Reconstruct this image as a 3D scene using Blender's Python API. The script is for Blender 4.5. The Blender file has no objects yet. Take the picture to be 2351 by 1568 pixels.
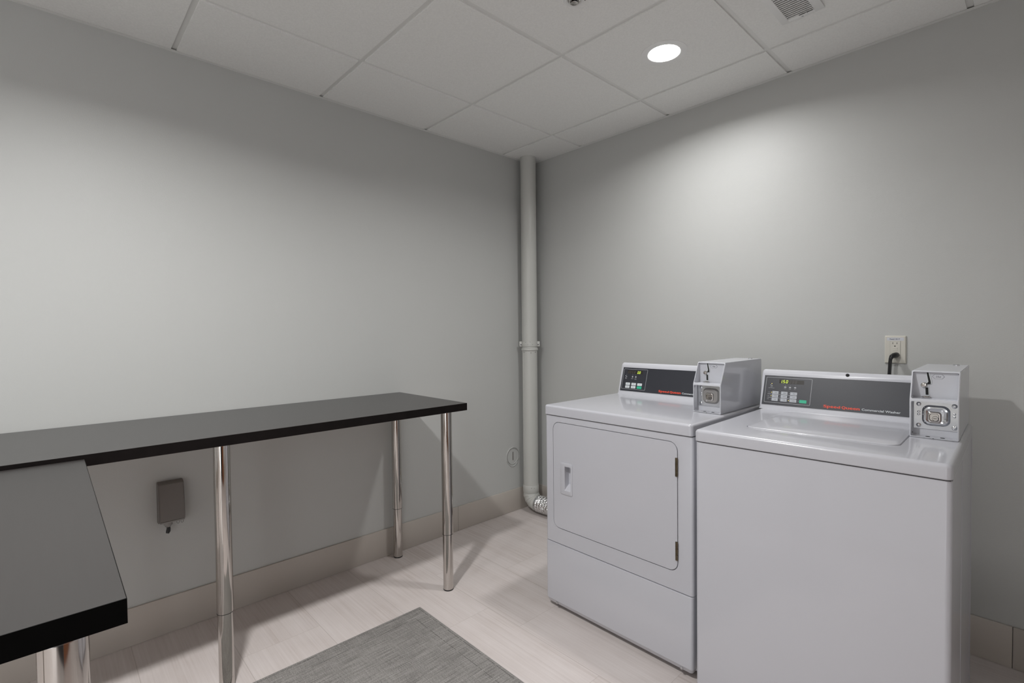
import bpy, bmesh, math, random
from mathutils import Vector, Matrix
random.seed(7)
SC = bpy.context.scene
COL = SC.collection
PI = math.pi

# ------------------------------------------------------------------ camera
F_PX = 1138.65
YAW, PITCH, ROLL = 0.8175, 0.0220, -0.0102
cy, sy = math.cos(YAW), math.sin(YAW)
cp, sp = math.cos(PITCH), math.sin(PITCH)
fwd = Vector((-sy*cp, cy*cp, -sp)); right = Vector((cy, sy, 0)); up = right.cross(fwd)
cr, sr = math.cos(ROLL), math.sin(ROLL)
R_ = cr*right + sr*up; U_ = -sr*right + cr*up
cam_d = bpy.data.cameras.new('camera'); cam = bpy.data.objects.new('camera', cam_d); COL.objects.link(cam)
cam_d.sensor_width = 36.0; cam_d.sensor_fit = 'HORIZONTAL'; cam_d.lens = F_PX/2351*36.0
cam_d.clip_start = 0.02
rot = Matrix((R_, U_, -fwd)).transposed().to_4x4()
cam.matrix_world = Matrix.Translation((2.4644, -2.5197, 1.2362)) @ rot
SC.camera = cam

# ------------------------------------------------------------------ room size, world, exposure
H = 2.403
T = 0.6096
RX, RY = 3.30, -4.70            # room runs x 0..RX, y RY..0
GX, GY = 0.4487, -0.2834        # first ceiling grid lines
WORLD_STR = 2.6              # fill light entering through the added doorway behind the camera
w = bpy.data.worlds.new('world'); SC.world = w; w.use_nodes = True
w.node_tree.nodes['Background'].inputs[0].default_value = (.97, .985, 1, 1)
w.node_tree.nodes['Background'].inputs[1].default_value = WORLD_STR
SC.view_settings.view_transform = 'Standard'
SC.view_settings.look = 'None'
SC.view_settings.exposure = 0.28
SC.view_settings.gamma = 1.0
LX = GX + 1.5*T
LIGHTS = [(LX, GY-0.5*T), (LX, GY-3.5*T), (LX, GY-6.5*T)]  # the third, behind the camera, is unseen and added as fill
LAMP_W = [8.7, 28.5, 11.0]

# ------------------------------------------------------------------ materials
MATS = {}
def mat(name, col, rough=.5, metal=0., spec=.5, coat=0., coat_r=.1, emit=None, es=0., bump=None, noise=None):
    m = bpy.data.materials.new(name); m.use_nodes = True; nt = m.node_tree
    b = nt.nodes['Principled BSDF']
    b.inputs['Base Color'].default_value = (*col, 1); b.inputs['Roughness'].default_value = rough
    b.inputs['Metallic'].default_value = metal; b.inputs['Specular IOR Level'].default_value = spec
    b.inputs['Coat Weight'].default_value = coat; b.inputs['Coat Roughness'].default_value = coat_r
    if emit: b.inputs['Emission Color'].default_value = (*emit, 1); b.inputs['Emission Strength'].default_value = es
    tc = nt.nodes.new('ShaderNodeTexCoord')
    if bump:
        n = nt.nodes.new('ShaderNodeTexNoise'); n.inputs['Scale'].default_value = bump[0]; n.inputs['Detail'].default_value = 3
        bp = nt.nodes.new('ShaderNodeBump'); bp.inputs['Strength'].default_value = bump[1]; bp.inputs['Distance'].default_value = bump[2]
        nt.links.new(tc.outputs['Object'], n.inputs['Vector']); nt.links.new(n.outputs['Fac'], bp.inputs['Height'])
        nt.links.new(bp.outputs['Normal'], b.inputs['Normal'])
    if noise:   # (scale, amount, stretch vector)
        mp = nt.nodes.new('ShaderNodeMapping'); mp.inputs['Scale'].default_value = noise[2]
        n = nt.nodes.new('ShaderNodeTexNoise'); n.inputs['Scale'].default_value = noise[0]; n.inputs['Detail'].default_value = 4
        r = nt.nodes.new('ShaderNodeMapRange')
        r.inputs['To Min'].default_value = 1-noise[1]; r.inputs['To Max'].default_value = 1+noise[1]
        r.inputs['From Min'].default_value = .3; r.inputs['From Max'].default_value = .7
        mx = nt.nodes.new('ShaderNodeVectorMath'); mx.operation = 'SCALE'
        mx.inputs[0].default_value = col
        nt.links.new(tc.outputs['Object'], mp.inputs[0]); nt.links.new(mp.outputs[0], n.inputs['Vector'])
        nt.links.new(n.outputs['Fac'], r.inputs['Value']); nt.links.new(r.outputs[0], mx.inputs['Scale'])
        nt.links.new(mx.outputs[0], b.inputs['Base Color'])
    MATS[name] = m
    return m

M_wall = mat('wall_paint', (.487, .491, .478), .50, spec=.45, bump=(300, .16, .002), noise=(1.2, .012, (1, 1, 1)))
M_wall2 = mat('bounce_wall_paint', (.74, .74, .73), .55, spec=.4, bump=(300, .16, .002), noise=(1.2, .012, (1, 1, 1)))  # unseen walls made paler than the room paint to bounce fill light
M_ceil = mat('ceiling_tile', (.82, .82, .80), .9, spec=.2, bump=(420, .25, .001), noise=(160, .035, (1, 1, 1)))
M_grid = mat('grid_metal', (.74, .74, .72), .5, noise=(6, .02, (1, 1, 1)))
M_white = mat('white_enamel', (.475, .477, .513), .30, spec=.5, coat=.65, coat_r=.10, noise=(2, .008, (1, 1, 1)))
M_wplast = mat('white_plastic', (.545, .55, .585), .28, spec=.5, noise=(3, .01, (1, 1, 1)))
M_coin = mat('coin_box_enamel', (.56, .57, .61), .25, spec=.5, coat=.4, coat_r=.08, noise=(5, .01, (1, 1, 1)))
M_chrome = mat('chrome', (.56, .535, .51), .07, metal=1., noise=(8, .02, (1, 1, .1)))
M_brsteel = mat('polished_zinc', (.60, .61, .63), .14, metal=1., noise=(30, .05, (1, 1, 1)))
M_dkmetal = mat('aged_brass_hinge', (.16, .13, .09), .35, metal=1., noise=(60, .2, (1, 1, 1)))
M_black = mat('black_plastic', (.010, .010, .011), .35, noise=(20, .1, (1, 1, 1)))
M_panel = mat('black_panel', (.023, .0245, .032), .38, spec=.5, noise=(500, .10, (1, 1, 1)))
M_dark = mat('dark_gap', (.01, .01, .01), .8, noise=(20, .1, (1, 1, 1)))
M_grey = mat('button_grey', (.42, .44, .47), .5, noise=(20, .02, (1, 1, 1)))
M_line = mat('printed_grey', (.45, .46, .48), .5, noise=(20, .02, (1, 1, 1)))
M_green = mat('start_green', (.03, .42, .25), .5, noise=(20, .02, (1, 1, 1)))
M_red = mat('printed_red', (.72, .07, .035), .5, noise=(20, .02, (1, 1, 1)))
M_txt = mat('printed_white', (.62, .65, .67), .5, noise=(20, .02, (1, 1, 1)))
M_ink = mat('printed_dark', (.07, .07, .09), .6, noise=(20, .02, (1, 1, 1)))
M_seg = mat('display_digit', (.5, .7, .05), .5, emit=(.68, .86, .10), es=.95, noise=(20, .02, (1, 1, 1)))
M_ghost = mat('unlit_digit', (.075, .070, .065), .4, noise=(20, .02, (1, 1, 1)))
M_dispw = mat('display_window', (.022, .018, .014), .2, noise=(20, .02, (1, 1, 1)))
M_led = mat('lit_indicator', (.8, .6, .1), .5, emit=(1, .82, .25), es=.9, noise=(20, .02, (1, 1, 1)))
M_ledoff = mat('unlit_indicator', (.30, .31, .33), .4, noise=(20, .02, (1, 1, 1)))
M_pipe = mat('pipe_paint', (.50, .50, .475), .38, noise=(5, .02, (1, 1, 1)), bump=(60, .08, .002))
M_base = mat('baseboard_tile', (.47, .43, .39), .38, spec=.5, noise=(3, .045, (1, 1, 1)))
M_ivory = mat('ivory_plastic', (.58, .56, .50), .35, noise=(10, .01, (1, 1, 1)))
M_ivory2 = mat('outlet_sticker', (.56, .57, .61), .5, noise=(10, .01, (1, 1, 1)))
M_boxg = mat('grey_weatherproof_plastic', (.165, .15, .14), .45, noise=(10, .03, (1, 1, 1)))
M_boxc = mat('clear_grey_plastic', (.26, .25, .24), .25, noise=(10, .03, (1, 1, 1)))
M_glow = mat('lamp_diffuser', (.9, .9, .9), .5, emit=(1, .985, .96), es=9, noise=(10, .01, (1, 1, 1)))
M_trimw = mat('white_trim', (.78, .78, .77), .45, noise=(10, .01, (1, 1, 1)))
M_ceilw = mat('lamp_trim_white', (.82, .82, .81), .5, noise=(10, .01, (1, 1, 1)))
M_door = mat('added_wood_door', (.22, .075, .025), .35, noise=(5, .3, (12, 12, .7)))

# table laminate: near-black brown with fine straight grain
def laminate(name, axis, amt=.30):
    st = (90, 4, 90) if axis == 'y' else (4, 90, 90)
    m = mat(name, (.020, .0175, .0165), .27, spec=.62, noise=(1.6, amt, st))
    nt = m.node_tree; b = nt.nodes['Principled BSDF']
    tc = nt.nodes.new('ShaderNodeTexCoord'); mp = nt.nodes.new('ShaderNodeMapping'); mp.inputs['Scale'].default_value = st
    n = nt.nodes.new('ShaderNodeTexNoise'); n.inputs['Scale'].default_value = 3; n.inputs['Detail'].default_value = 5
    bp = nt.nodes.new('ShaderNodeBump'); bp.inputs['Strength'].default_value = .05; bp.inputs['Distance'].default_value = .0004
    nt.links.new(tc.outputs['Object'], mp.inputs[0]); nt.links.new(mp.outputs[0], n.inputs['Vector'])
    nt.links.new(n.outputs['Fac'], bp.inputs['Height']); nt.links.new(bp.outputs[0], b.inputs['Normal'])
    return m
M_lam = laminate('black_brown_laminate', 'y')
M_lam2 = laminate('black_laminate', 'x', .05)
M_lam2.node_tree.nodes['Principled BSDF'].inputs['Roughness'].default_value = .40
for l_ in list(M_lam2.node_tree.nodes['Principled BSDF'].inputs['Normal'].links): M_lam2.node_tree.links.remove(l_)
M_edge = mat('shaded_edge_band_brown', (.0055, .0040, .0038), .55, spec=.12, noise=(30, .2, (1, 1, 1)))  # edge band darker than the laminate, its shade put into the colour
M_under = mat('bounce_underside', (.62, .53, .45), .8, noise=(30, .1, (1, 1, 1)))  # pale tone chosen to bounce floor light onto the wall under the table
M_edge2 = mat('shaded_edge_band_black', (.0015, .0015, .0015), .6, spec=.06, noise=(30, .2, (1, 1, 1)))  # near-black edge band, the shade on the edge is in the colour

class NT:   # tiny node helper
    def __init__(s, m): s.nt = m.node_tree; s.b = s.nt.nodes['Principled BSDF']
    def n(s, t, **kw):
        x = s.nt.nodes.new(t)
        for k, v in kw.items(): setattr(x, k, v)
        return x
    def m(s, op, a, b=None, c=None):
        x = s.n('ShaderNodeMath', operation=op)
        for i, v in enumerate((a, b, c)):
            if v is None: continue
            if isinstance(v, (int, float)): x.inputs[i].default_value = v
            else: s.nt.links.new(v, x.inputs[i])
        return x.outputs[0]
    def l(s, a, b): s.nt.links.new(a, b)

def floor_material():
    m = mat('floor_plank_tile', (.5, .47, .45), .42, spec=.45)
    k = NT(m)
    g = k.n('ShaderNodeNewGeometry'); sx = k.n('ShaderNodeSeparateXYZ'); k.l(g.outputs['Position'], sx.inputs[0])
    X, Y = sx.outputs[0], sx.outputs[1]
    rv = k.m('DIVIDE', k.m('ADD', Y, 1.108), .299)
    row = k.m('FLOOR', rv); fr = k.m('FRACT', rv)
    uv = k.m('DIVIDE', k.m('SUBTRACT', k.m('SUBTRACT', X, .985), k.m('MULTIPLY', row, .197)), .607)
    colr = k.m('FLOOR', uv); fu = k.m('FRACT', uv)
    ed_v = k.m('MULTIPLY', k.m('SUBTRACT', .5, k.m('ABSOLUTE', k.m('SUBTRACT', fr, .5))), .299)
    ed_u = k.m('MULTIPLY', k.m('SUBTRACT', .5, k.m('ABSOLUTE', k.m('SUBTRACT', fu, .5))), .607)
    gv = k.m('LESS_THAN', ed_v, .0011); gu = k.m('LESS_THAN', ed_u, .0009)
    grout = k.m('MAXIMUM', gv, k.m('MULTIPLY', gu, .8))
    cid = k.n('ShaderNodeCombineXYZ'); k.l(row, cid.inputs[0]); k.l(colr, cid.inputs[1])
    wn = k.n('ShaderNodeTexWhiteNoise', noise_dimensions='2D'); k.l(cid.outputs[0], wn.inputs['Vector'])
    rnd = wn.outputs['Value']
    # long streaks
    v1 = k.n('ShaderNodeCombineXYZ')
    k.l(k.m('ADD', k.m('MULTIPLY', X, 2.2), k.m('MULTIPLY', rnd, 37)), v1.inputs[0]); k.l(k.m('MULTIPLY', Y, 115), v1.inputs[1]); k.l(k.m('MULTIPLY', rnd, 9), v1.inputs[2])
    n1 = k.n('ShaderNodeTexNoise'); n1.inputs['Scale'].default_value = 1; n1.inputs['Detail'].default_value = 5; n1.inputs['Roughness'].default_value = .65; k.l(v1.outputs[0], n1.inputs['Vector'])
    v2 = k.n('ShaderNodeCombineXYZ')
    k.l(k.m('ADD', k.m('MULTIPLY', X, 1.3), k.m('MULTIPLY', rnd, 71)), v2.inputs[0]); k.l(k.m('MULTIPLY', Y, 13), v2.inputs[1]); k.l(k.m('MULTIPLY', rnd, 5), v2.inputs[2])
    n2 = k.n('ShaderNodeTexNoise'); n2.inputs['Scale'].default_value = 1; n2.inputs['Detail'].default_value = 4; k.l(v2.outputs[0], n2.inputs['Vector'])
    # cloudy patches
    n3 = k.n('ShaderNodeTexNoise'); n3.inputs['Scale'].default_value = 5; n3.inputs['Detail'].default_value = 5; k.l(g.outputs['Position'], n3.inputs['Vector'])
    a = k.m('MULTIPLY', k.m('SUBTRACT', n1.outputs['Fac'], .5), .46)
    b = k.m('MULTIPLY', k.m('SUBTRACT', n2.outputs['Fac'], .5), .26)
    c = k.m('MULTIPLY', k.m('SUBTRACT', n3.outputs['Fac'], .5), .24)
    d = k.m('MULTIPLY', k.m('SUBTRACT', rnd, .5), .07)
    val = k.m('ADD', k.m('ADD', a, b), k.m('ADD', c, d))
    val = k.m('ADD', val, .5)
    cr = k.n('ShaderNodeValToRGB'); e = cr.color_ramp.elements
    e[0].position = .30; e[0].color = (.43, .37, .34, 1)
    e[1].position = .64; e[1].color = (.62, .572, .555, 1)
    x = e.new(.46); x.color = (.55, .498, .478, 1)
    k.l(val, cr.inputs[0])
    mx = k.n('ShaderNodeMix', data_type='RGBA'); mx.inputs['B'].default_value = (.32, .28, .257, 1)
    k.l(k.m('MULTIPLY', grout, .55), mx.inputs['Factor']); k.l(cr.outputs[0], mx.inputs['A'])
    k.l(mx.outputs['Result'], k.b.inputs['Base Color'])
    k.l(k.m('ADD', .36, k.m('MULTIPLY', n2.outputs['Fac'], .2)), k.b.inputs['Roughness'])
    return m
M_floor = floor_material()

def rug_material(x0, x1, y0, y1):
    m = mat('woven_grey_rug', (.2, .2, .2), .95, spec=.1)
    k = NT(m)
    g = k.n('ShaderNodeNewGeometry'); sx = k.n('ShaderNodeSeparateXYZ'); k.l(g.outputs['Position'], sx.inputs[0])
    X, Y = sx.outputs[0], sx.outputs[1]
    def no(ax, ay, det=4, z=0):
        v = k.n('ShaderNodeCombineXYZ'); k.l(k.m('MULTIPLY', X, ax), v.inputs[0]); k.l(k.m('MULTIPLY', Y, ay), v.inputs[1]); v.inputs[2].default_value = z
        n = k.n('ShaderNodeTexNoise'); n.inputs['Scale'].default_value = 1; n.inputs['Detail'].default_value = det; n.inputs['Roughness'].default_value = .6
        k.l(v.outputs[0], n.inputs['Vector']); return n.outputs['Fac']
    long_ = no(210, 9); fine = no(700, 260, 2, 3); cross = no(14, 260, 3, 5); patch = no(9, 5, 3, 8)
    dx = k.m('MINIMUM', k.m('SUBTRACT', X, x0), k.m('SUBTRACT', x1, X))
    dy = k.m('MINIMUM', k.m('SUBTRACT', y1, Y), k.m('SUBTRACT', Y, y0))
    d = k.m('MINIMUM', dx, dy)
    def line(at, wd):
        return k.m('LESS_THAN', k.m('ABSOLUTE', k.m('SUBTRACT', d, at)), wd)
    brk = k.m('GREATER_THAN', no(60, 60, 2, 11), .44)
    lines = k.m('MULTIPLY', k.m('MAXIMUM', line(.013, .0011), k.m('MULTIPLY', line(.066, .0012), .8)), brk)
    val = k.m('ADD', k.m('MULTIPLY', k.m('SUBTRACT', long_, .5), .75), k.m('MULTIPLY', k.m('SUBTRACT', fine, .5), 1.1))
    val = k.m('ADD', val, k.m('MULTIPLY', k.m('SUBTRACT', cross, .5), .35))
    val = k.m('ADD', val, k.m('MULTIPLY', k.m('SUBTRACT', patch, .5), .22))
    val = k.m('ADD', val, .5)
    cr = k.n('ShaderNodeValToRGB'); e = cr.color_ramp.elements
    e[0].position = .22; e[0].color = (.10, .093, .088, 1)
    e[1].position = .80; e[1].color = (.37, .355, .335, 1)
    x = e.new(.5); x.color = (.235, .225, .215, 1)
    k.l(val, cr.inputs[0])
    mx = k.n('ShaderNodeMix', data_type='RGBA'); mx.inputs['B'].default_value = (.05, .047, .045, 1)
    k.l(k.m('MULTIPLY', lines, .75), mx.inputs['Factor']); k.l(cr.outputs[0], mx.inputs['A'])
    k.l(mx.outputs['Result'], k.b.inputs['Base Color'])
    bp = k.n('ShaderNodeBump'); bp.inputs['Strength'].default_value = .5; bp.inputs['Distance'].default_value = .0015
    k.l(fine, bp.inputs['Height']); k.l(bp.outputs[0], k.b.inputs['Normal'])
    return m

def foil_material():
    m = mat('crinkled_foil', (.78, .78, .78), .22, metal=1.)
    k = NT(m); tc = k.n('ShaderNodeTexCoord')
    v = k.n('ShaderNodeTexVoronoi'); v.inputs['Scale'].default_value = 120; k.l(tc.outputs['Object'], v.inputs['Vector'])
    n = k.n('ShaderNodeTexNoise'); n.inputs['Scale'].default_value = 90; n.inputs['Detail'].default_value = 4; k.l(tc.outputs['Object'], n.inputs['Vector'])
    bp = k.n('ShaderNodeBump'); bp.inputs['Strength'].default_value = .9; bp.inputs['Distance'].default_value = .004
    k.l(k.m('ADD', v.outputs['Distance'], n.outputs['Fac']), bp.inputs['Height']); k.l(bp.outputs[0], k.b.inputs['Normal'])
    return m
M_foil = foil_material()

# ------------------------------------------------------------------ mesh helpers
def NB(): return bmesh.new()
def finish(bm, smooth=True, angle=35):
    bmesh.ops.recalc_face_normals(bm, faces=bm.faces[:])
def obj(name, bm, m, parent=None, smooth=True, angle=32):
    bmesh.ops.recalc_face_normals(bm, faces=bm.faces[:])
    me = bpy.data.meshes.new(name)
    if smooth:
        for f in bm.faces: f.smooth = True
        lim = math.radians(angle)
        for e in bm.edges:
            if len(e.link_faces) == 2:
                e.smooth = e.calc_face_angle(0) < lim
            else: e.smooth = False
    bm.to_mesh(me); bm.free()
    ms = m if isinstance(m, (list, tuple)) else [m]
    for q in ms: me.materials.append(q)
    o = bpy.data.objects.new(name, me); COL.objects.link(o)
    if parent: o.parent = parent
    return o
def thing(name, label, cat, loc=(0, 0, 0), rz=0, group=None):
    o = bpy.data.objects.new(name, None); COL.objects.link(o); o.empty_display_size = .05
    o.location = loc; o.rotation_euler = (0, 0, rz); o['label'] = label; o['category'] = cat
    if group: o['group'] = group
    return o
def tag(o, label, cat, group=None):
    o['label'] = label; o['category'] = cat
    if group: o['group'] = group
    return o
def struct(name, bm, m, parent=None, **kw):
    o = obj(name, bm, m, parent, **kw)
    if not parent: o['kind'] = 'structure'
    return o
def merge(bm, sub, M=None, mi=0):
    me = bpy.data.meshes.new('tmp'); 
    if M is not None: sub.transform(M)
    if mi:
        for f in sub.faces: f.material_index = mi
    sub.to_mesh(me); sub.free(); bm.from_mesh(me); bpy.data.meshes.remove(me)
def box(bm, x0, x1, y0, y1, z0, z1, bev=0, seg=2, M=None, mi=0):
    s = NB(); vs = [s.verts.new((x, y, z)) for x in (x0, x1) for y in (y0, y1) for z in (z0, z1)]
    for f in ((0, 1, 3, 2), (4, 6, 7, 5), (0, 4, 5, 1), (2, 3, 7, 6), (0, 2, 6, 4), (1, 5, 7, 3)):
        s.faces.new([vs[i] for i in f])
    if bev: bmesh.ops.bevel(s, geom=s.edges[:], offset=bev, segments=seg, affect='EDGES', profile=.5)
    merge(bm, s, M, mi)
def rrect(a0, a1, b0, b1, r, n=5):
    pts = []
    for (ca, cb, st) in ((a1-r, b1-r, 0), (a0+r, b1-r, PI/2), (a0+r, b0+r, PI), (a1-r, b0+r, 1.5*PI)):
        for i in range(n+1):
            t = st + PI/2*i/n; pts.append((ca+r*math.cos(t), cb+r*math.sin(t)))
    return pts
def loops(bm, rings, cap0=True, cap1=True, M=None, mi=0):
    s = NB(); L = [[s.verts.new(p) for p in r] for r in rings]; n = len(L[0])
    for a, b in zip(L[:-1], L[1:]):
        for i in range(n): s.faces.new((a[i], a[(i+1) % n], b[(i+1) % n], b[i]))
    if cap0: s.faces.new(L[0][::-1])
    if cap1: s.faces.new(L[-1])
    merge(bm, s, M, mi)
def plate(bm, x0, x1, z0, z1, r, yf, yb, bev=.001, M=None, mi=0, n=5):
    """rounded rectangle in x-z, front face at yf, back at yb, small chamfer on the front"""
    P = rrect(x0, x1, z0, z1, r, n)
    cx, cz = (x0+x1)/2, (z0+z1)/2
    Q = rrect(x0+bev, x1-bev, z0+bev, z1-bev, max(r-bev, .0002), n)
    s = 1 if yb > yf else -1
    loops(bm, [[(x, yb, z) for x, z in P], [(x, yf+s*bev, z) for x, z in P], [(x, yf, z) for x, z in Q]], M=M, mi=mi)
def slab(bm, x0, x1, y0, y1, z0, z1, r, bt=.002, bb=0, n=5, seg=3, M=None):
    """rounded rectangle in x-y, rounded top edge of radius bt"""
    rings = []
    if bb: rings.append([(x, y, z0) for x, y in rrect(x0+bb, x1-bb, y0+bb, y1-bb, max(r-bb, .0003), n)])
    rings.append([(x, y, z0+bb) for x, y in rrect(x0, x1, y0, y1, r, n)])
    for i in range(seg+1):
        t = PI/2*i/seg; o = bt*(1-math.cos(t)); z = z1-bt+bt*math.sin(t)
        rings.append([(x, y, z) for x, y in rrect(x0+o, x1-o, y0+o, y1-o, max(r-o, .0003), n)])
    loops(bm, rings, M=M)
def lathe(bm, prof, n=32, M=None, mi=0, cap0=True, cap1=True):
    loops(bm, [[(r*math.cos(2*PI*i/n), r*math.sin(2*PI*i/n), z) for i in range(n)] for r, z in prof], cap0, cap1, M, mi)
def tube(bm, pts, rad, n=12, cap=True, M=None, mi=0):
    pts = [Vector(p) for p in pts]; rings = []
    rads = rad if isinstance(rad, (list, tuple)) else [rad]*len(pts)
    t0 = (pts[1]-pts[0]).normalized(); a = t0.orthogonal().normalized()
    for i, p in enumerate(pts):
        if i == 0: t = t0
        elif i == len(pts)-1: t = (pts[-1]-pts[-2]).normalized()
        else: t = ((pts[i+1]-p).normalized() + (p-pts[i-1]).normalized()).normalized()
        a = (a - t*a.dot(t)).normalized(); b = t.cross(a)
        rings.append([tuple(p + rads[i]*(math.cos(2*PI*j/n)*a + math.sin(2*PI*j/n)*b)) for j in range(n)])
    loops(bm, rings, cap, cap, M, mi)
TOY = Matrix.Rotation(PI/2, 4, 'X')            # lathe axis z -> -y
def at(x, y, z, R=None): return Matrix.Translation((x, y, z)) @ (R if R is not None else Matrix())
def disc_y(bm, x, y, z, r, d, n=20, bev=.0006, mi=0, M=None):
    """disc facing -y: front face at y-d, back at y"""
    MM = at(x, y, z, TOY); 
    if M is not None: MM = M @ MM
    lathe(bm, [(r, 0), (r, d-bev), (r-bev, d)], n, MM, mi)
def cut(o, cutter_bm):
    """carve a pocket out of an object's mesh and bake it"""
    bmesh.ops.recalc_face_normals(cutter_bm, faces=cutter_bm.faces[:])
    me = bpy.data.meshes.new('c'); cutter_bm.to_mesh(me); cutter_bm.free()
    c = bpy.data.objects.new('c', me); COL.objects.link(c)
    par = o.parent; o.parent = None
    md = o.modifiers.new('b', 'BOOLEAN'); md.operation = 'DIFFERENCE'; md.object = c; md.solver = 'EXACT'
    bpy.context.view_layer.update()
    dg = bpy.context.evaluated_depsgraph_get()
    new = bpy.data.meshes.new_from_object(o.evaluated_get(dg)); new.name = o.name
    o.modifiers.clear(); o.data = new; o.parent = par
    bpy.data.objects.remove(c); bpy.data.meshes.remove(me)
    b = NB(); b.from_mesh(new)
    for f in b.faces: f.smooth = True
    for e in b.edges: e.smooth = len(e.link_faces) == 2 and e.calc_face_angle(0) < math.radians(32)
    b.to_mesh(new); b.free()
def text_bm(s, width=None, size=.01, bold=0., M=None, align='LEFT', shear=0., depth=.0002, space=1.0):
    cu = bpy.data.curves.new('t', 'FONT'); cu.body = s; cu.size = size; cu.offset = bold; cu.align_x = align
    cu.shear = shear; cu.extrude = depth; cu.space_character = space; cu.resolution_u = 3
    o = bpy.data.objects.new('t', cu); COL.objects.link(o); bpy.context.view_layer.update()
    dg = bpy.context.evaluated_depsgraph_get(); me = bpy.data.meshes.new_from_object(o.evaluated_get(dg))
    b = NB(); b.from_mesh(me)
    xs = [v.co.x for v in b.verts]
    if width and xs:
        k = width/(max(xs)-min(xs)); x0 = min(xs)
        for v in b.verts: v.co.x = (v.co.x-x0)*k
    bpy.data.objects.remove(o); bpy.data.curves.remove(cu); bpy.data.meshes.remove(me)
    if M is not None: b.transform(M)
    return b

# ------------------------------------------------------------------ setting
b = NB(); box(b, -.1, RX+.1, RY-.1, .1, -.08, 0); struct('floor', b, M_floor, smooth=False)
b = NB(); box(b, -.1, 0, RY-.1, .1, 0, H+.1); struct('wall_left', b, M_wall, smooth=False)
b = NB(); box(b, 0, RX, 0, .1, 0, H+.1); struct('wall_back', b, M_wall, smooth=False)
b = NB()      # unseen open doorway added behind the camera, lets world light in as fill
OY0, OY1, OZ = -4.62, -3.50, 2.03
box(b, RX, RX+.1, RY-.1, OY0, 0, H+.1); box(b, RX, RX+.1, OY1, .1, 0, H+.1); box(b, RX, RX+.1, OY0, OY1, OZ, H+.1)
struct('wall_right', b, M_wall2, smooth=False)
b = NB(); box(b, 0, RX, RY-.1, RY, 0, H+.1); struct('wall_front', b, M_wall2, smooth=False)

# ceiling: tiles in a lay-in grid
xs = [0] + [GX+i*T for i in range(6) if GX+i*T < RX-.02] + [RX]
ys = [0] + [GY-i*T for i in range(9) if GY-i*T > RY+.02] + [RY]
b = NB()
GW, GT, GZ = .0120, .0100, .0065
for i in range(len(xs)-1):
    for j in range(len(ys)-1):
        dz = random.uniform(0, .0009)
        ge = lambda v, lim: .002 if abs(v-lim[0]) < 1e-6 or abs(v-lim[1]) < 1e-6 else GT
        box(b, xs[i]+ge(xs[i], (0, RX)), xs[i+1]-ge(xs[i+1], (0, RX)), ys[j+1]+ge(ys[j+1], (0, RY)), ys[j]-ge(ys[j], (0, RY)), H+.0003+dz, H+.016+dz, .0006, 1)
box(b, -.05, RX+.05, RY-.05, .05, H+.05, H+.1)
ceiling = struct('ceiling', b, M_ceil, smooth=False)
# downlight holes are carved in the tiles
for lx, ly in LIGHTS:
    c = NB(); lathe(c, [(.084, H-.05), (.084, H+.03)], 40, at(lx, ly, 0)); cut(ceiling, c)
ceiling.data.polygons.foreach_set('use_smooth', [False]*len(ceiling.data.polygons))
ceiling['kind'] = 'structure'
b = NB()
for x in xs[1:-1]:
    for j in range(len(ys)-1):      # cross tees butt between the mains
        y1 = ys[j]-(GW if j else 0); y0 = ys[j+1]+(GW if j < len(ys)-2 else 0)
        box(b, x-GW, x+GW, y0+.0006, y1-.0006, H+GZ, H+GZ+.0013)
        box(b, x-.001, x+.001, y0, y1, H+GZ+.0013, H+.035)
for y in ys[1:-1]:
    box(b, .0, RX, y-GW, y+GW, H+GZ, H+GZ+.0013); box(b, .0, RX, y-.001, y+.001, H+GZ+.0013, H+.035)
box(b, 0, RX, -.019, 0, H-.0012, H); box(b, 0, RX, RY, RY+.019, H-.0012, H)
box(b, 0, .019, RY, 0, H-.0012, H); box(b, RX-.019, RX, RY, 0, H-.0012, H)
struct('ceiling_grid', b, M_grid, ceiling, smooth=False)

# baseboards of tile with a bevelled top
BH, BT = .151, .010
def baseboard(name, segs, f):
    b = NB()
    for a, c in segs:
        if f == 'left': box(b, 0, BT, c+.0007, a-.0007, 0, BH, .0022)
        elif f == 'back': box(b, a+.0007, c-.0007, -BT, 0, 0, BH, .0022)
        elif f == 'right': box(b, RX-BT, RX, c+.0007, a-.0007, 0, BH, .0022)
        else: box(b, a+.0007, c-.0007, RY, RY+BT, 0, BH, .0022)
    return struct(name, b, M_base)
baseboard('baseboard_left', [(-.0, -.688), (-.688, -3.13), (-3.13, RY)], 'left')
baseboard('baseboard_back', [(.012, 1.18), (1.18, 2.405), (2.405, RX)], 'back')
baseboard('baseboard_right', [(-.012, -1.61), (OY0, RY)], 'right')
baseboard('baseboard_front', [(BT, RX-BT)], 'front')

# two unseen doors, added for the dark and orange-brown streaks in the chrome legs
M_ddoor = mat('added_dark_door', (.018, .018, .020), .4, noise=(5, .1, (1, 1, 1)))
for nm, ya, yb, dm in (('added_door_1', -2.46, -1.66, M_door), ('added_door_2', -3.42, -2.57, M_ddoor)):
    b = NB(); box(b, RX-.035, RX+.001, ya, yb, .005, 2.06, .003); d = struct(nm, b, dm)
    b = NB()
    box(b, RX-.05, RX, ya-.05, ya, 0, 2.11, .003); box(b, RX-.05, RX, yb, yb+.05, 0, 2.11, .003); box(b, RX-.05, RX, ya, yb, 2.06, 2.11, .003)
    obj('added_door_frame', b, dm, d)
    b = NB(); tube(b, [(RX-.035, ya+.07, 1.0), (RX-.09, ya+.07, 1.0), (RX-.09, ya+.19, 1.0)], .009); obj('added_door_handle', b, M_brsteel, d)

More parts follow.
